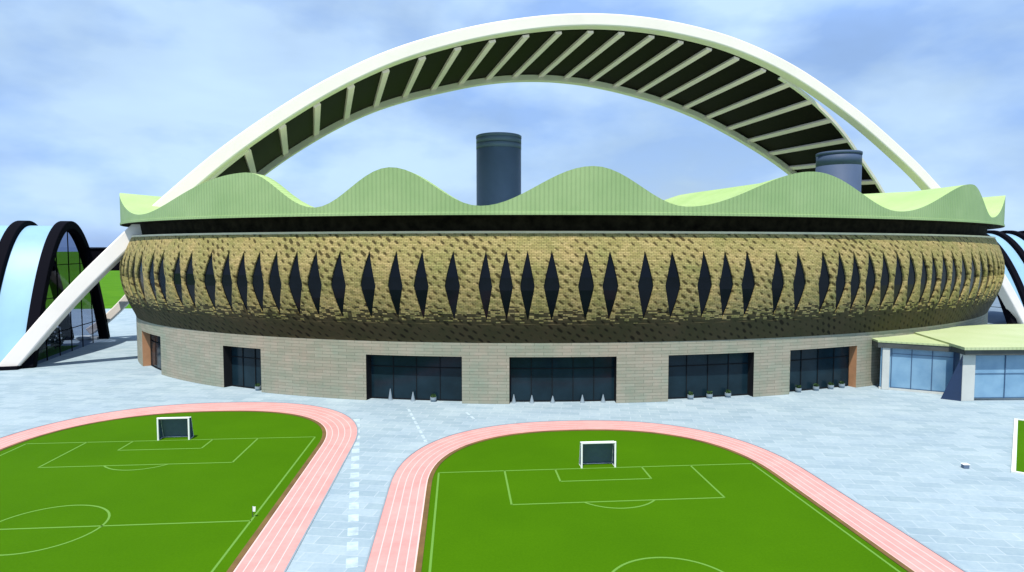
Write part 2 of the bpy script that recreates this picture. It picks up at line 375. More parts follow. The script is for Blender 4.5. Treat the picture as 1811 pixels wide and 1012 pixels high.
FV = Vector((-0.083, 0.9965, 0)).normalized(); FU = Vector((FV.y, -FV.x, 0))
def oval(c, hw, straight, end, n=2.35, seg=48):
    pts = []
    for sgn in (1, -1):
        for i in range(seg+1):
            a = math.pi*i/seg
            u = math.copysign(abs(math.cos(a))**(2/n), math.cos(a))*hw*sgn
            v = (straight + abs(math.sin(a))**(2/n)*end)*sgn
            p = c + FU*u + FV*v; pts.append((p.x, p.y))
    return pts
def ring(name, a, b, z, m, parent=None, h=0):
    n = len(a); v = [(p[0], p[1], z+h) for p in a] + [(p[0], p[1], z+h) for p in b]
    f = [(i, (i+1) % n, n+(i+1) % n, n+i) for i in range(n)]
    if h:
        v += [(p[0], p[1], z-0.02) for p in a] + [(p[0], p[1], z-0.02) for p in b]
        f += [(i, (i+1) % n, 2*n+(i+1) % n, 2*n+i) for i in range(n)] + [(n+i, n+(i+1) % n, 3*n+(i+1) % n, 3*n+i) for i in range(n)]
    o = mesh(name, v, f, m, parent)
    bm = bmesh.new(); bm.from_mesh(o.data); bmesh.ops.recalc_face_normals(bm, faces=bm.faces)
    if not h:
        for q in bm.faces:
            if q.normal.z < 0: q.normal_flip()
    bm.to_mesh(o.data); bm.free()
    return o
def line_strip(mb, c, pts, wd, z):
    P = [c + FU*u + FV*v for u, v in pts]
    n = len(P); v = []
    for i, p in enumerate(P):
        d = (P[min(i+1, n-1)] - P[max(i-1, 0)]).normalized(); s = Vector((-d.y, d.x, 0))*wd/2
        v += [(p.x+s.x, p.y+s.y, z), (p.x-s.x, p.y-s.y, z)]
    mb.add(v, [(2*i, 2*i+1, 2*i+3, 2*i+2) for i in range(n-1)])
def circ(cu, cv, r, a0, a1, k=40): return [(cu+r*math.cos(R(a0+(a1-a0)*i/k)), cv+r*math.sin(R(a0+(a1-a0)*i/k))) for i in range(k+1)]
def field(c, hw, ow, w0, end_in, end_out, straight=17.6):
    inn = oval(c, hw, straight, end_in); 
    outr = oval(c, ow, straight, end_out)
    tr = struct(ring('running_track', inn, outr, 0.008, M['track']))
    struct(ring('track_outer_edge', outr, oval(c, ow+0.12, straight, end_out+0.12), 0.0, M['dimwhite'], None, 0.05))
    for k in range(1, 5):
        f = k/5; a = oval(c, hw+(ow-hw)*f-0.035, straight, end_in+(end_out-end_in)*f-0.035); b = oval(c, hw+(ow-hw)*f+0.035, straight, end_in+(end_out-end_in)*f+0.035)
        ring('lane_line', a, b, 0.013, M['lane'], tr)
    ring('inner_lane_line', inn, oval(c, hw+0.12, straight, end_in+0.12), 0.013, M['lane'], tr)
    struct(ring('track_kerb', oval(c, hw-0.38, straight, end_in-0.38), oval(c, hw, straight, end_in), 0.0, M['kerb'], None, 0.06))
    struct(sheet('pitch', oval(c, hw-0.3, straight, end_in-0.3), 0.010, M['turf']))
    mb = MB(); W = 14.5; LN = 20.9; lw = 0.16
    rect = lambda u0, v0, u1, v1: [(u0, v0), (u1, v0), (u1, v1), (u0, v1), (u0, v0)]
    def poly(pts, wd=lw):
        for i in range(len(pts)-1): line_strip(mb, c, [pts[i], pts[i+1]], wd, 0.018)
    poly(rect(-W, -LN, W, LN)); poly([(-W, 0), (W, 0)])
    line_strip(mb, c, circ(0, 0, 4.05, 0, 360, 72), lw, 0.018)
    for s in (1, -1):
        poly([(-8.6, s*LN), (-8.6, s*(LN-7.6)), (8.6, s*(LN-7.6)), (8.6, s*LN)])
        poly([(-4.0, s*LN), (-4.0, s*(LN-3.0)), (4.0, s*(LN-3.0)), (4.0, s*LN)])
        line_strip(mb, c, [(u, s*v) for u, v in circ(0, LN-5.4, 3.6, -142, -38)], lw, 0.022)
    o = mesh('pitch_markings', mb.v, mb.f, M['paint']); struct(o)
CR = Vector((9.64, 35.9, 0)); CL = Vector((-33.66, 44.3, 0))
field(CR, 15.4, 18.5, 14.5, 15.5, 19.2)
field(CL, 15.8, 18.95, 14.5, 15.2, 19.6)

# small rotated lawn by the right edge, with a white stone surround
pa, pb = Vector((59.0, 72.8, 0)), Vector((45.1, 55.6, 0))
dd = (pa-pb).normalized(); nn_ = Vector((dd.y, -dd.x, 0))
lp = [pb, pb+nn_*26, pa+nn_*26, pa]
lw_ = struct(sheet('lawn_patch', [(p.x, p.y) for p in lp], 0.05, M['turf']))
mb = MB()
for a, b in zip(lp, lp[1:]+lp[:1]):
    d = (b-a).normalized(); s = Vector((d.y, -d.x, 0))
    mb.box(((a+b)/2 + s*0.17 + Vector((0, 0, 0.06))), ((b-a).length+0.68 if a in (lp[0], lp[2]) else (b-a).length-0.004, 0.34, 0.16), (d, s, Vector((0, 0, 1))))
struct(mb.build('lawn_edging', M['edge']))

# ------------------------------------------------------------------ goals
def make_goal(loc):
    root = empty('football_goal', loc)
    f = MB(); W, H, D = 3.1, 2.25, 1.1
    for sx in (-W/2, W/2):
        f = MB(); f.box((sx, 0, H/2), (0.16, 0.16, H)); bevel(f.build('post', M['goalwhite'], root), 0.03)
    f = MB(); f.box((0, 0, H+0.081), (W+0.16, 0.17, 0.16)); bevel(f.build('crossbar', M['goalwhite'], root), 0.03)
    f = MB()
    for x in (-W/2, W/2):
        f.tube((x, 0.08, H), (x, D*0.55, H), 0.035); f.tube((x, D*0.55, H), (x, D, 0.03), 0.035); f.tube((x, 0.08, 0.03), (x, D, 0.03), 0.035)
    f.tube((-W/2, D, 0.03), (W/2, D, 0.03), 0.035); f.tube((-W/2, D*.55, H), (W/2, D*.55, H), 0.03)
    f.build('stay_frame', M['goalwhite'], root)
    # net as a real mesh of thin strands
    f = MB(); st = 0.10; nb = int(W/st)
    q = 0.065
    for i in range(nb+1):
        x = -W/2 + W*i/nb; f.box((x, D*0.28, H-0.02), (q, D*0.52, 0.02))
        a = Vector((x, D*0.55, H)); b = Vector((x, D, 0.05)); d = (b-a); f.box((a+b)/2, (q, 0.02, d.length), (Vector((1, 0, 0)), Vector((1, 0, 0)).cross(d.normalized()), d.normalized()))
    for k in range(1, 23):
        z = H*k/23; y = D + (D*.55-D)*z/H; f.box((0, y+0.012, z), (W, 0.02, q))
        for x in (-W/2, W/2): f.box((x, (0.08+y)/2, z), (0.02, y-0.08, q))
    for x in (-W/2, W/2):
        for k in range(1, 8):
            y = 0.08 + (D-0.1)*k/8; zt = H if y < D*.55 else H*(D-y)/(D*.45); f.box((x+0.012, y, zt/2), (0.02, q, zt))
    f.build('net', M['net'], root)
    return root
g1 = make_goal(CR + FV*21.0); g1.rotation_euler.z = math.atan2(FU.y, FU.x)
tag(g1, 'white goal with grey net on the right hand pitch, below the widest entrance', 'goal', 'football goals on the two pitches')
g2 = g1.copy(); C.objects.link(g2); g2.location = CL + FV*21.0
for ch in list(g1.children):
    c2 = ch.copy(); C.objects.link(c2); c2.parent = g2
tag(g2, 'white goal with grey net on the left hand pitch, below the square dark doorway', 'goal', 'football goals on the two pitches')

# ------------------------------------------------------------------ stadium
st = empty('stadium', (ECX, ECY, 0))
tag(st, 'large oval sports arena with ochre diamond windowed facade and wavy light green roof', 'stadium')
Z0, ZT = 7.95, 21.94
def prof(z):
    P = [(7.9, -0.7), (8.6, -0.45), (9.6, 0.05), (11, 0.62), (12.2, 0.98), (13.4, 1.25), (14.8, 1.44), (16.4, 1.5), (18, 1.34), (19.4, 0.98), (20.6, 0.6), (22.0, 0.0)]
    for (a, x), (b, y) in zip(P, P[1:]):
        if z <= b:
            f = (z-a)/(b-a); return x + (y-x)*f
    return 0
D = [-156.88, -154.34, -151.02, -148.72, -145.5, -143.32, -140.26, -137.92, -135.98, -134.1, -132.2, -130.06, -128.14, -125.88, -123.22, -120.88, -118.72, -116.2, -113.6, -112.0, -110.34, -108.46, -105.82, -103.94, -101.18, -99.0, -96.4, -94.58, -92.66, -89.98, -87.92, -85.42, -83.66, -82.02, -80.22, -78.44, -76.64, -74.78, -72.86, -71.22, -69.32, -67.4, -65.26, -62.78, -60.3, -57.9, -55.6, -53.2, -50.9]
D = [D[0]-2.5*k for k in range(9, 0, -1)] + D + [D[-1]+2.3*k for k in range(1, 13)]
ZB, ZM, ZP = 10.9, 15.3, 19.8
def hw(z, i):
    if z <= ZB or z >= ZP: return 0.0
    q = (ZM-z)/(ZM-ZB) if z < ZM else (z-ZM)/(ZP-ZM)
    return HW[i]*(1-q**1.12)
HW = [min(0.62+0.016*max(0, abs(D[i]+105)-15), (0.34+0.0035*max(0, abs(D[i]+105)-12))*min(D[min(i+1, len(D)-1)]-D[i] if i < len(D)-1 else 9, D[i]-D[max(i-1, 0)] if i > 0 else 9)) for i in range(len(D))]
zs = [Z0, 8.3, 8.8, 9.3, 9.9, 10.4, ZB, 11.5, 12.2, 12.9, 13.6, 14.3, 14.8, ZM, 15.8, 16.4, 17.1, 17.8, 18.5, 19.2, ZP, 20.3, 20.9, 21.4, ZT]
V = []; Fc = []; UV = []
K = 6
def addgrid(cols, rows, fn):
    o = len(V)
    for r in rows:
        for c in cols:
            p, uv = fn(c, r); V.append(p); UV.append(uv)
    nc = len(cols)
    for j in range(len(rows)-1):
        for i in range(nc-1): Fc.append((o+j*nc+i, o+j*nc+i+1, o+(j+1)*nc+i+1, o+(j+1)*nc+i))
for i in range(len(D)-1):
    def fn(f, z, i=i):
        a = D[i]+hw(z, i); b = D[i+1]-hw(z, i+1); t = a+(b-a)*f
        mid = math.exp(-((z-ZM)/5.0)**2)
        off = prof(z) + 0.22*mid*(1-(2*f-1)**2)
        return ell(t, off, z), (arc(t), z)
    addgrid([k/K for k in range(K+1)], zs, fn)
for i in range(len(D)):            # reveals of the diamond openings
    for sg in (-1, 1):
        zz = [z for z in zs if ZB <= z <= ZP]
        def fn2(c, z, i=i, sg=sg):
            t = D[i]+sg*hw(z, i); return ell(t, prof(z)-0.22*c, z), (arc(t)+c*.2, z)
        addgrid([0, 1] if sg > 0 else [1, 0], zz, fn2)
t0, t1 = D[-1], D[0]+360
addgrid([t0+(t1-t0)*k/120 for k in range(121)], zs, lambda t, z: (ell(t, prof(z), z), (arc(((t+180) % 360)-180), z)))
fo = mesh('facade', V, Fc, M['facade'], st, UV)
V = []; Fc = []; UV = []
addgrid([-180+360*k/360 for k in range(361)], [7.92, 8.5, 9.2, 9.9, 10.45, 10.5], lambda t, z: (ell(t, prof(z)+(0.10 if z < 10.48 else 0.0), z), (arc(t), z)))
mesh('facade_under_shade', V, Fc, M['under_shade'], st, UV)  # added dark ring that paints the bowl's underside shade
for i in range(len(D)):
    zz = [z for z in zs if ZB <= z <= ZP]; v = []; f = []
    for z in zz: h = hw(z, i)+0.06; v += [ell(D[i]-h, prof(z)-0.2, z), ell(D[i]+h, prof(z)-0.2, z)]
    f = [(2*j, 2*j+1, 2*j+3, 2*j+2) for j in range(len(zz)-1)]
    mesh('window', v, f, M['darkglass'], st)
def ringwall(name, off0, z0, off1, z1, m, parent=st, seg=180, rows=1, flip=False):
    v = []; uv = []; f = []
    for j in range(rows+1):
        q = j/rows
        for k in range(seg+1):
            t = -180+360*k/seg; v.append(ell(t, off0+(off1-off0)*q, z0+(z1-z0)*q)); uv.append((arc(t), z0+(z1-z0)*q + (off1-off0)*q))
    for j in range(rows):
        for k in range(seg): f.append((j*(seg+1)+k, j*(seg+1)+k+1, (j+1)*(seg+1)+k+1, (j+1)*(seg+1)+k))
    return mesh(name, v, f, m, parent, uv)
ringwall('facade_coping', 0.0, ZT, 0.12, ZT+0.28, M['cream']); ringwall('facade_ledge', 0.12, ZT+0.28, -2.2, ZT+0.3, M['cream'])
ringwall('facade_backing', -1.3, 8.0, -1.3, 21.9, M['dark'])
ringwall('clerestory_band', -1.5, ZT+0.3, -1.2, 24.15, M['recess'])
# base wall with real openings
doors = [(-161.0, -153.2), (-140.54, -135.42), (-124.24, -115.8), (-111.88, -103.14), (-98.8, -91.14), (-87.56, -80.04)]
ZD = 6.1; BO = -0.6; V = []; Fc = []; UV = []
edges = [-180.0]
for a, b in doors: edges += [a, b]
edges.append(180.0)
for i in range(len(edges)-1):
    a, b = edges[i], edges[i+1]; isdoor = (i % 2 == 1)
    n = max(2, int((b-a)/1.5)); cols = [a+(b-a)*k/n for k in range(n+1)]
    rows = [ZD, 7.0, 8.0] if isdoor else [0.0, 2.0, 4.0, ZD, 7.0, 8.0]
    addgrid(cols, rows, lambda t, z: (ell(t, BO, z), (arc(t), z)))
    if isdoor:
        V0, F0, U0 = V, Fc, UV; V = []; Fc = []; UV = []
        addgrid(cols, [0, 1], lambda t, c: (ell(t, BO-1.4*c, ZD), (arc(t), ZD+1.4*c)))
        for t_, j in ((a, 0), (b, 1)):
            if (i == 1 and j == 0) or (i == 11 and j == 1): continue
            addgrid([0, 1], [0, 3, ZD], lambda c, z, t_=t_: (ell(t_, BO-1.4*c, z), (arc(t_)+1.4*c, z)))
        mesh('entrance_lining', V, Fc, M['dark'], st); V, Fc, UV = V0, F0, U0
mesh('base_wall', V, Fc, M['wall'], st, UV)
# copper lined jambs
for t_, nm in ((-161.0, 0), (-80.04, 1)):
    v = [ell(t_, BO-0.0, 0), ell(t_, BO-1.4, 0), ell(t_, BO-1.4, ZD), ell(t_, BO, ZD)]
    mesh('copper_jamb', v, [(0, 1, 2, 3)], M['copper'], st)
for a, b in doors:
    n = 8; v = []
    for k in range(n+1):
        t = a+(b-a)*k/n; v += [ell(t, BO-1.3, 0.02), ell(t, BO-1.3, ZD+0.1)]
    f = [(2*k, 2*k+2, 2*k+3, 2*k+1) for k in range(n)]
    g = mesh('entrance_glazing', v, f, M['doorglass'], st)
    fr = MB(); wd = (ell(a, 0, 0)-ell(b, 0, 0)).length; n = max(2, round(wd/2.9))
    for k in range(n+1):
        t = a+(b-a)*k/n; p = ell(t, BO-1.22, 0); q = ell(t+.1, BO-1.22, 0); d = (q-p).normalized()
        fr.box((p.x, p.y, ZD/2), (0.07, 0.08, ZD), (d, Vector((-d.y, d.x, 0)), Vector((0, 0, 1))))
    for z in (4.4, 0.12):
        pts = [ell(a+(b-a)*k/8, BO-1.22, z) for k in range(9)]
        for p, q in zip(pts, pts[1:]):
            d = (q-p).normalized(); fr.box((p+q)/2, ((q-p).length, 0.09, 0.10), (d, Vector((-d.y, d.x, 0)), Vector((0, 0, 1))))
    fr.build('frame', M['dark'], g)

# wavy roof
peaks = [-172.0, -135.26, -121.24, -105.28, -86.68, -63.8, -44.0]
troughs = [-153.64, -128.12, -113.96, -97.92, -76.82, -57.0]
kn = []
for i, p in enumerate(peaks):
    kn.append((p, 6.0))
    if i < len(troughs): kn.append((troughs[i], 1.1))
sp = (188.0+44.0)/11
for k in range(11):
    kn.append((-44+sp*(k+0.5), 1.1)); kn.append((-44+sp*(k+1), 6.0))
def hroof(t):
    while t < -172: t += 360
    while t > 188: t -= 360
    for (a, x), (b, y) in zip(kn, kn[1:]):
        if a <= t <= b:
            f = (t-a)/(b-a); f = (1-math.cos(math.pi*f))/2
            return x+(y-x)*f
    return 1.1
ZR = 24.2
def persist(t):      # how far inward the ridge of each vault runs
    t = ((t+180) % 360)-180
    if -99 < t < -20: return 0.42
    if t < -151 or t > 174: return 0.20
    return 0.03
def zroof(t, s):
    h = hroof(t); L_ = persist(t)
    g = 1.0 if s < L_*0.9 else math.exp(-((s-L_*0.9)/(L_*0.55))**2)
    base = 1.1 - 1.1*min(1, s/0.1)*0.6
    return ZR + base + (h-1.1)*g
V = []; Fc = []; UV = []
cols = sorted(set([-180+360*k/540 for k in range(541)]))
addgrid(cols, [0, .01, .02, .04, .06, .08, .10, .13, .16, .2, .25, .3, .35, .4, .45, .5, .55, .6],
        lambda t, s: (ell(t, 1.3, zroof(t, s), s), (arc(t), s*80)))
ro = mesh('roof', V, Fc, M['roof'], st, UV, smooth=True)
V = []; Fc = []; UV = []
addgrid(cols, [0, .05, .3, .65, 1.0], lambda t, q: (ell(t, 1.3, ZR+(zroof(t, 0)-ZR)*q), (arc(t), (zroof(t, 0)-ZR)*q)))
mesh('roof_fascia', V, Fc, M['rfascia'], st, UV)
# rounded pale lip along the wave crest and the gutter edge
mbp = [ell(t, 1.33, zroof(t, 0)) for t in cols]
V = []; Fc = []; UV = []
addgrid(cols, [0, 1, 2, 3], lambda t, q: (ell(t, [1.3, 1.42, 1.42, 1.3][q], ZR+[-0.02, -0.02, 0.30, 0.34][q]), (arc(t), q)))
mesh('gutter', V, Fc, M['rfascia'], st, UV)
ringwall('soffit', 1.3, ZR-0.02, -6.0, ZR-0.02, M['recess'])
ringwall('inner_ring', -54, 21.0, -54, 23.6, M['fascia'])
fix_children(st)

# ------------------------------------------------------------------ service towers
def tower(loc, r, h, label, bands=True):
    TM = M['tower'] if bands else M['tower2']
    root = empty('cylindrical_tower', loc)
    mb = MB(); mb.lathe((0, 0, 0), [(r, 0), (r, h-3.2)], 64); mb.build('shaft', TM, root, smooth=False)
    if not bands:
        mb = MB(); mb.lathe((0, 0, 0), [(r-.02, h-3.2), (r-.02, h-.5)], 64); mb.build('upper_shaft', TM, root)
    for k, z in enumerate((h-3.2, h-1.9) if bands else ()):
        mb = MB(); mb.lathe((0, 0, 0), [(r-.15, z), (r+0.03, z+0.02), (r+0.03, z+1.20), (r-.15, z+1.22)], 64); mb.build('ring_band', TM, root)
    mb = MB(); mb.lathe((0, 0, 0), [(r-0.15, h-0.7), (r+0.08, h-0.68), (r+0.08, h-0.10), (r-0.1, h)], 64); mb.build('cap', TM, root)
    tag(root, label, 'tower', 'cylindrical towers rising through the arena roof')
    for ch in root.children:
        for p in ch.data.polygons: p.use_smooth = abs(p.normal.z) < 0.5 and len(p.vertices) == 4
    return root
tower((-3.1, 150, 0), 5.25, 46.3, 'tall blue grey cylinder rising between the second and third roof waves')
tower((76.6, 150, 0), 4.85, 42.4, 'blue grey cylinder showing just above the fourth roof wave under the arch', False)

# ------------------------------------------------------------------ twin arches with the dark deck between
PU = [0, 9.0, 18.6, 25.0, 34.3, 43.8, 53.7, 64.1, 74.8, 86.0, 98.4, 111.0, 124.2, 138.1, 152.9, 168.9, 181.4, 190.8, 205, 216, 226]
PZ = [0, 11.2, 21.6, 28.0, 36.6, 44.0, 50.6, 56.1, 60.2, 63.4, 65.8, 66.8, 66.3, 64.1, 59.3, 51.3, 43.5, 36.8, 24.5, 12.8, 0]
def zarch(u):
    u = max(0, min(226, u))
    for i in range(len(PU)-1):
        if PU[i] <= u <= PU[i+1]:
            # Catmull-Rom for a smooth line
            x0, x1 = PU[i], PU[i+1]; f = (u-x0)/(x1-x0)
            m0 = (PZ[i+1]-PZ[max(i-1, 0)])/(PU[i+1]-PU[max(i-1, 0)]); m1 = (PZ[min(i+2, len(PU)-1)]-PZ[i])/(PU[min(i+2, len(PU)-1)]-PU[i])
            h = x1-x0
            return (2*f**3-3*f**2+1)*PZ[i]+(f**3-2*f**2+f)*h*m0+(-2*f**3+3*f**2)*PZ[i+1]+(f**3-f**2)*h*m1
    return 0
BU = [0, 9, 20, 35, 43, 50.5, 57, 64, 70, 76, 83, 90, 96, 103, 112, 122, 129, 136, 143, 150, 157, 165, 173, 181, 191, 205, 216, 226]
BZ = [0, 11.0, 23.0, 37.2, 43.4, 48.3, 52.2, 55.4, 57.6, 59.3, 61.3, 63.1, 64.0, 64.7, 64.9, 64.1, 63.0, 61.7, 60.1, 58.0, 55.4, 52.0, 48.2, 44.0, 37.0, 24.5, 12.8, 0]
def zb(u):
    u = max(0, min(226, u)); tot = 0; wt = 0
    for k in range(-4, 5):
        q = max(0, min(226, u+k*1.6))
        for i in range(len(BU)-1):
            if BU[i] <= q <= BU[i+1]:
                tot += BZ[i]+(BZ[i+1]-BZ[i])*(q-BU[i])/(BU[i+1]-BU[i]); wt += 1; break
    return tot/wt
def AP(u, wn, z): return FOOT + Ev*u + Nv*wn + Vector((0, 0, z))
WN = 36.0
ar = empty('arch_structure', tuple(FOOT))
tag(ar, 'pair of giant white arches with a dark barred deck between them spanning over the arena', 'arch')
us = [0.0 + 226*k/160 for k in range(161)]
mb = MB(); mb.sweep([AP(u, 0, zarch(u)-0.1) for u in us], Nv, 2.6, 2.5); a1 = bevel(mb.build('arch', M['white'], ar), 0.25)
mb = MB(); mb.sweep([AP(u, WN, zb(u)-0.5) for u in us], Nv, 1.9, 1.7); bevel(mb.build('arch', M['white'], ar), 0.2)
def inset(u):
    if u > 180: return 6.96+(u-180)*0.34
    if u > 148: return (u-148)**2*0.0068
    return max(0.0, 38-u)*0.12
uc = [20+0.5*k for k in range(int((207-20)/0.5)+1)]
mb = MB()
v = []; f = []
for u in uc:
    z = zarch(u)-1.1; a = 1.3+inset(u)
    zz_ = zb(u)+0.45; v += [AP(u, a, z), AP(u, WN-0.9, zz_), AP(u, WN-0.9, zz_-0.35), AP(u, a, z-0.35)]
n = len(uc)
for i in range(n-1):
    for k in range(4): f.append((4*i+k, 4*i+(k+1) % 4, 4*i+4+(k+1) % 4, 4*i+4+k))
f += [(0, 3, 2, 1), (4*n-4, 4*n-3, 4*n-2, 4*n-1)]
mb.add(v, f); mb.build('deck', M['deck'], ar)
for ucc in ([u for u in uc if u <= 38], [u for u in uc if u > 150]):
    mb = MB(); mb.sweep([AP(u, 1.35+inset(u)+0.2, zarch(u)-1.55) for u in ucc], Nv, 0.7, 0.7); mb.build('edge_rib', M['white'], ar)
for k in range(-2, 25):
    u = 35 + 6.95*k
    if u > 203: break
    z = zarch(u)-1.95; a = 1.4+inset(u)
    ua = u + (2.8*max(0, 1-(u-35)/25) if u < 60 else 0)
    A_ = AP(ua, a, zarch(ua)-1.75); B_ = AP(u, WN-0.85, zb(u)-0.25); dirv = (B_-A_)
    d = (Ev + Vector((0, 0, zarch(u+0.5)-zarch(u-0.5)))).normalized(); X = dirv.normalized(); up = X.cross(d).normalized()
    if up.z < 0: up = -up
    mb = MB(); mb.box((A_+B_)/2, (dirv.length, 1.35, 0.5), (X, up.cross(X).normalized(), up)); mb.build('crossbar', M['bar'], ar)
for wn, nm in ((0, 0), (WN, 1)):
    for u in (0, 226):
        mb = MB(); p = AP(u, wn, 0); mb.box((p.x, p.y, 0.3), (4.2, 3.6, 0.6), (Ev, Nv, Vector((0, 0, 1)))); bevel(mb.build('footing', M['black'] if u == 0 and wn == 0 else M['render'], ar), 0.1)
fix_children(ar)

# ------------------------------------------------------------------ vaulted pavilions at the arch feet
HV = 24.6
def zv(nn): return HV*(1-((nn-18)/18)**2)
def pavilion(ulist, base_u, label, sgn):
    root = empty('vaulted_pavilion', tuple(AP(base_u, 18, 0)))
    tag(root, label, 'pavilion', 'vaulted pavilions at the arch feet')
    ns = [36*k/48 for k in range(49)]
    for u in ulist:
        wd = 1.8
        mb = MB(); mb.sweep([AP(u, n_, zv(n_)) for n_ in ns], Ev, wd, 1.5); bevel(mb.build('rib', M['black'], root), 0.12)
    for u0, u1 in zip(ulist, ulist[1:]):
        lo, hi = min(u0, u1)+1.0, max(u0, u1)-1.0
        for nm, na, nb, m in (('membrane', 0.4, 20, M['skin']), ('rear_glazing', 20, 35.6, M['tint'])):
            v = []; f = []
            nn2 = [na+(nb-na)*k/24 for k in range(25)]
            for n_ in nn2: v += [AP(lo, n_, zv(n_)-0.2), AP(hi, n_, zv(n_)-0.2)]
            f = [(2*k, 2*k+1, 2*k+3, 2*k+2) for k in range(24)]
            mesh(nm, v, f, m, root, smooth=True)
    u = ulist[0]
    v = [AP(u, n_, max(0, zv(n_)-0.9)) for n_ in ns] + [AP(u, 18, 0)]
    f = [(k, k+1, 49) for k in range(48)]
    g = mesh('end_glazing', v, f, M['tint'], root)
    mb = MB()
    for n_ in (7, 12.5, 18, 23.5, 29):
        z = zv(n_)-0.9; mb.box(AP(u, n_, z/2), (0.15, 0.16, z), (Ev, Nv, Vector((0, 0, 1))))
    for z in (4.5, 11.0, 17.0):
        h = 18*math.sqrt(max(0, 1-(z+0.9)/HV)); mb.box(AP(u, 18, z), (0.13, 2*h, 0.14), (Ev, Nv, Vector((0, 0, 1))))
    mb.build('frame', M['black'], g)
    fix_children(root)
    return root
pavilion([3, -4, -11, -18, -25, -32], 3, 'black ribbed vaulted pavilion with pale blue skin behind the left arch foot', -1)
pavilion([222, 229, 236, 243, 250], 222, 'black ribbed vaulted pavilion half hidden behind the right end of the arena', 1)
gl = struct(sheet('garden_bed', [tuple(AP(u, n_, 0))[:2] for u, n_ in ((-30, 3), (1.5, 3), (1.5, 26), (-30, 31))], 0.012, M['lawn']))

# link bridge between pavilion and arena
lb = empty('link_bridge', tuple(AP(4, 27, 0)))
mb = MB(); mb.box(AP(12.5, 27, 17.8), (17, 6, 4.6), (Ev, Nv, Vector((0, 0, 1)))); bevel(mb.build('enclosed_deck', M['black'], lb), 0.1)
mb = MB(); mb.box(AP(12.5, 27, 20.2), (17.3, 6.5, 0.18), (Ev, Nv, Vector((0, 0, 1)))); mb.build('roof', M['black'], lb)
fix_children(lb)
tag(lb, 'black enclosed footbridge running from the left pavilion to the arena side', 'footbridge')

# shrubs in the garden bed
def shrub(u, n_, r, h, label, seed):
    rnd = random.Random(seed); p = AP(u, n_, 0); root = empty('shrub', tuple(p))
    mb = MB()
    for k in range(5):
        a = rnd.uniform(0, 6.28); mb.tube((0, 0, 0), (math.cos(a)*r*.5, math.sin(a)*r*.5, h*rnd.uniform(.5, .8)), 0.07, 6, 0.03)
    mb.build('stem', M['trunk'], root)
    mb = MB()
    for k in range(700):
        a = rnd.uniform(0, 6.28); ph = rnd.uniform(0, 1); rr = r*(0.45+0.55*rnd.random())*math.sin(math.pi*(0.12+0.8*ph))
        lump = 1+0.25*math.sin(3*a+seed)
        c = Vector((math.cos(a)*rr*lump, math.sin(a)*rr*lump, h*(0.1+0.88*ph)))
        s = rnd.uniform(.12, .28); q = mathutils.Euler((rnd.uniform(0, 3), rnd.uniform(0, 3), rnd.uniform(0, 6))).to_matrix()
        mb.add([c + q @ Vector((x*s, y*s, 0)) for x, y in ((-1, -.5), (1, -.5), (1, .5), (-1, .5))], [(0, 1, 2, 3)])
    mesh('foliage', mb.v, mb.f, M['leaf'], root)
    tag(root, label, 'shrub', 'shrubs under the left vault')
shr = [(-1, 8, 1.5, 2.6, 'dark shrub nearest the black footing under the left vault'),
       (-2, 13, 1.9, 4.4, 'tall leafy shrub in the middle of the row under the left vault'),
       (-3, 18, 1.4, 2.4, 'low round shrub behind the tall one under the left vault'),
       (-1.5, 22.5, 1.2, 3.2, 'narrow shrub furthest back in the row under the left vault'),
       (-7, 10.5, 2.2, 3.6, 'wide spreading shrub deep inside the left vault behind the row')]
for k, (u_, n_, r_, h_, l_) in enumerate(shr): shrub(u_, n_, r_*1.3, h_*1.35, l_, seed=11+k)

# ------------------------------------------------------------------ glazed annex on the right
ax = empty('glazed_annex', (60, 86, 0))
tag(ax, 'low annex with blue glass walls and flat light green roof right of the arena', 'annex')
P1, P2, P3, P4, P5, P6, P7 = (52.6, 89.6), (60.2, 85.6), (59.0, 82.2), (66.6, 82.4), (98, 83.5), (106, 108), (62, 98)
def vwall(name, a, b, z0, z1, m, off=0.0):
    a = Vector((*a, 0)); b = Vector((*b, 0)); d = (b-a).normalized(); s = Vector((d.y, -d.x, 0))*off
    v = [a+s+Vector((0, 0, z0)), b+s+Vector((0, 0, z0)), b+s+Vector((0, 0, z1)), a+s+Vector((0, 0, z1))]
    return mesh(name, v, [(0, 1, 2, 3)], m, ax)
def mull(g, a, b, z0, z1, n, hs):
    a = Vector((*a, 0)); b = Vector((*b, 0)); d = (b-a).normalized(); s = Vector((d.y, -d.x, 0)); mb = MB()
    for k in range(n+1):
        p = a+(b-a)*k/n+s*0.06; mb.box((p.x, p.y, (z0+z1)/2), (0.09, 0.10, z1-z0), (d, s, Vector((0, 0, 1))))
    for z in hs:
        p = (a+b)/2+s*0.05; mb.box((p.x, p.y, z), ((b-a).length, 0.06, 0.06), (d, s, Vector((0, 0, 1))))
    mb.build('mullions', M['mull'], g)
g = vwall('glass_wall', P1, P2, 0.3, 6.0, M['curtain']); mull(g, (53.8, 89.0), P2, 0.3, 6.0, 3, (0.4, 5.2))
vwall('return_wall', P2, P3, 0.0, 6.2, M['navy'])
mb = MB(); mb.add([(57.2, 83.5, 0), (58.95, 82.15, 0), (58.95, 82.15, 6.15), (57.5, 83.8, 0), (59.25, 82.45, 0), (59.25, 82.45, 6.15)], [(0, 1, 2), (3, 5, 4), (0, 3, 4, 1), (1, 4, 5, 2), (0, 2, 5, 3)]); mb.build('navy_wedge', M['navy'], ax)  # dark navy triangular wedge ahead of the return wall
a3 = (60.7, 82.24)
g = vwall('glass_wall', a3, P5, 0.3, 6.0, M['curtain'], -0.25); mull(g, (60.8, 82.5), (97.9, 83.75), 0.3, 6.0, 9, (0.4, 3.6))
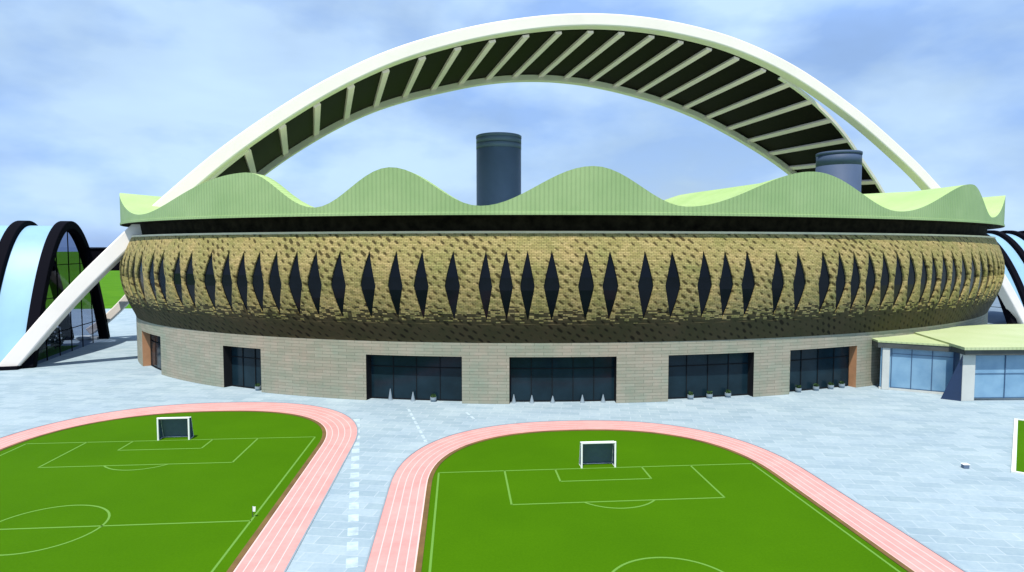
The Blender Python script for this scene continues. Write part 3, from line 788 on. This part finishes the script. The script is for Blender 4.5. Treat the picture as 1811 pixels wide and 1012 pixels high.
mb = MB(); mb.box((59.85, 82.45, 3.1), (1.7, 0.6, 6.2), (Vector((1, .03, 0)).normalized(), Vector((-.03, 1, 0)).normalized(), Vector((0, 0, 1)))); bevel(mb.build('pillar', M['render'], ax), 0.04)
d1 = Vector((P2[0]-P1[0], P2[1]-P1[1], 0)).normalized()
mb = MB(); mb.box((53.1, 89.15, 3.1), (0.9, 0.5, 6.2), (d1, Vector((-d1.y, d1.x, 0)), Vector((0, 0, 1)))); bevel(mb.build('pillar', M['render'], ax), 0.04)
mb = MB(); mb.prism([(52.4, 89.5), (60.1, 85.35), (60.4, 82.9), (98, 83.2), (98, 84), (62, 92), (54, 92)], 0.0, 0.28); mb.build('plinth', M['render'], ax)
def slab(poly, z0, z1, zt, nm):
    mb = MB(); mb.prism(poly, z0, z1); mb.build('fascia', M['fascia'], ax)
    c = Vector((sum(p[0] for p in poly)/len(poly), sum(p[1] for p in poly)/len(poly)))
    po = [(p[0]+(p[0]-c.x)*0.012, p[1]+(p[1]-c.y)*0.018) for p in poly]
    v = [(p[0], p[1], z1+.003) for p in po] + [(p[0], p[1], zt) for p in po]; n = len(po)
    uv = [(p[0], p[1]) for p in po]*2
    o = mesh('roof', v, [tuple(range(n, 2*n)), tuple(reversed(range(n)))] + [(i, (i+1) % n, n+(i+1) % n, n+i) for i in range(n)], M['aroof'], ax, uv)
slab([(52.0, 89.3), (60.0, 85.1), (61.0, 90), (62, 98.5), (56, 95.5), (52.5, 92)], 6.0, 6.75, 7.0, 'a')
slab([(58.8, 81.5), (99, 82.9), (107, 109), (80, 106), (62.3, 99)], 6.2, 6.9, 7.25, 'b')
vwall('rear_wall', P6, P7, 0, 6.2, M['render'])
fix_children(ax)

# ------------------------------------------------------------------ small things by the entrances
def cone_thing(t, off, r, h, label, kind='cone'):
    p = ell(t, off, 0); root = empty('cone_bollard' if kind == 'cone' else 'round_planter', tuple(p)); mb = MB()
    if kind == 'cone':
        mb.lathe((0, 0, 0), [(r, 0), (r, 0.08), (r*.8, 0.10), (r*.12, h)], 16); mb.build('body', M['dimwhite'], root)
        tag(root, label, 'bollard', 'white cones in the entrances')
    else:
        mb.lathe((0, 0, 0), [(r*.7, 0), (r, h*.5), (r*.95, h), (r*.8, h), (r*.75, h*.85)], 20); mb.build('bowl', M['dimwhite'], root)
        rnd = random.Random(int(t*10)); mb = MB()
        for k in range(60):
            a = rnd.uniform(0, 6.28); rr = r*.8*rnd.random()**.5; c = Vector((math.cos(a)*rr, math.sin(a)*rr, h*.85+rnd.uniform(0, .45))); s = .1
            q = mathutils.Euler((rnd.uniform(0, 3), rnd.uniform(0, 3), 0)).to_matrix()
            mb.add([c + q @ Vector((x*s, y*s, 0)) for x, y in ((-1, -.5), (1, -.5), (1, .5), (-1, .5))], [(0, 1, 2, 3)])
        mesh('foliage', mb.v, mb.f, M['leaf'], root)
        tag(root, label, 'planter', 'white planters in the entrances')
def tpx(px):       # photo x -> ellipse angle, from the measured door edges
    K_ = [(388, -140.54), (455, -135.42), (643, -124.24), (815, -115.8), (900, -111.88), (1092, -103.14), (1185, -98.8), (1338, -91.14), (1403, -87.56), (1522, -80.04)]
    for (a, x), (b, y) in zip(K_, K_[1:]):
        if a <= px <= b: return x+(y-x)*(px-a)/(b-a)
cn = [(683, 1.5, 'tallest white cone at the left of the third opening'), (725, 1.2, 'white cone in the middle of the third opening'),
      (907, 1.1, 'white cone against the left jamb of the widest opening'), (940, 1.0, 'second white cone from the left in the widest opening'),
      (978, 0.9, 'middle white cone of five in the widest opening'), (1032, 1.0, 'fourth white cone from the left in the widest opening'),
      (1070, 1.0, 'white cone nearest the right jamb of the widest opening')]
for px, h, lab in cn: cone_thing(tpx(px), BO-0.75, 0.34, h, lab)
pn = [(762, 'long low planter at the right of the third opening'), (1228, 'white planter at the left of the fifth opening'), (1262, 'white planter in the middle of the fifth opening'),
      (1296, 'white planter at the right of the fifth opening'), (1424, 'white planter at the left of the sixth opening'), (1455, 'white planter second from left in the sixth opening'),
      (1482, 'white planter third from left in the sixth opening'), (1503, 'white planter by the copper jamb of the sixth opening'), (442, 'white planter at the right of the square second opening')]
for px, lab in pn: cone_thing(tpx(px), BO-0.7, 0.42, 0.6, lab, 'planter')

# halfway flag on the left pitch, and a lidded box on the plaza
def gpt(px, py, z=0.0):
    ca, sa = math.cos(math.atan(66/1120)), math.sin(math.atan(66/1120)); x = (px-905.5)/1120; y = (506-py)/1120
    r = Vector((x, ca+y*sa, -sa+y*ca)); t = (z-CAM_H)/r.z; return Vector((r.x*t, r.y*t, z))
p = gpt(447, 915); fl = empty('pitch_flag', tuple(p))
mb = MB(); mb.tube((0, 0, 0), (0, 0, 0.85), 0.025); mb.build('pole', M['fascia'], fl)
mb = MB(); mb.add([(0.02, 0, .45), (0.10, .02, .43), (0.22, -.01, .46), (0.24, .0, .82), (0.11, .02, .80), (0.02, 0, .84)], [(0, 1, 2, 3, 4, 5)])
fo = mb.build('flag', M['goalwhite'], fl); so = fo.modifiers.new('t', 'SOLIDIFY'); so.thickness = 0.03
tag(fl, 'small white flag on a short pole beside the left pitch sideline', 'flag')
p = gpt(1707, 828); bx = empty('utility_box', tuple(p))
mb = MB(); mb.box((0, 0, .17), (0.5, 0.42, 0.34)); bevel(mb.build('cabinet', M['tower'], bx), 0.03)
mb = MB(); mb.box((0, 0, .37), (0.58, 0.48, 0.06)); bevel(mb.build('lid', M['goalwhite'], bx), 0.02)
tag(bx, 'small grey box with a white lid standing alone on the right side paving', 'utility box')

# pale stone strips let into the paving
M['strip'] = mat('pale_inlay_stone', (0.36, 0.45, 0.50), 0.7, 0.25, 1.5)
for a, b, wd, gap in (((-18.3, 73.5), (-9.9, 38), 0.75, 1.0), ((-12.9, 78), (-8.9, 64.5), 0.3, 0.6), ((-5.6, 76.5), (-4.2, 72.8), 0.3, 0.6)):
    a = Vector((*a, 0)); b = Vector((*b, 0)); d = (b-a).normalized(); q = Vector((-d.y, d.x, 0))*wd/2; mb = MB(); t = 0; ln = (b-a).length
    while t < ln:
        e = min(t+1.3, ln); P = [a+d*t+q, a+d*t-q, a+d*e-q, a+d*e+q]; mb.add([(p.x, p.y, 0.004) for p in P], [(0, 1, 2, 3)]); t = e+gap
    struct(mb.build('paving_strip', M['strip']))
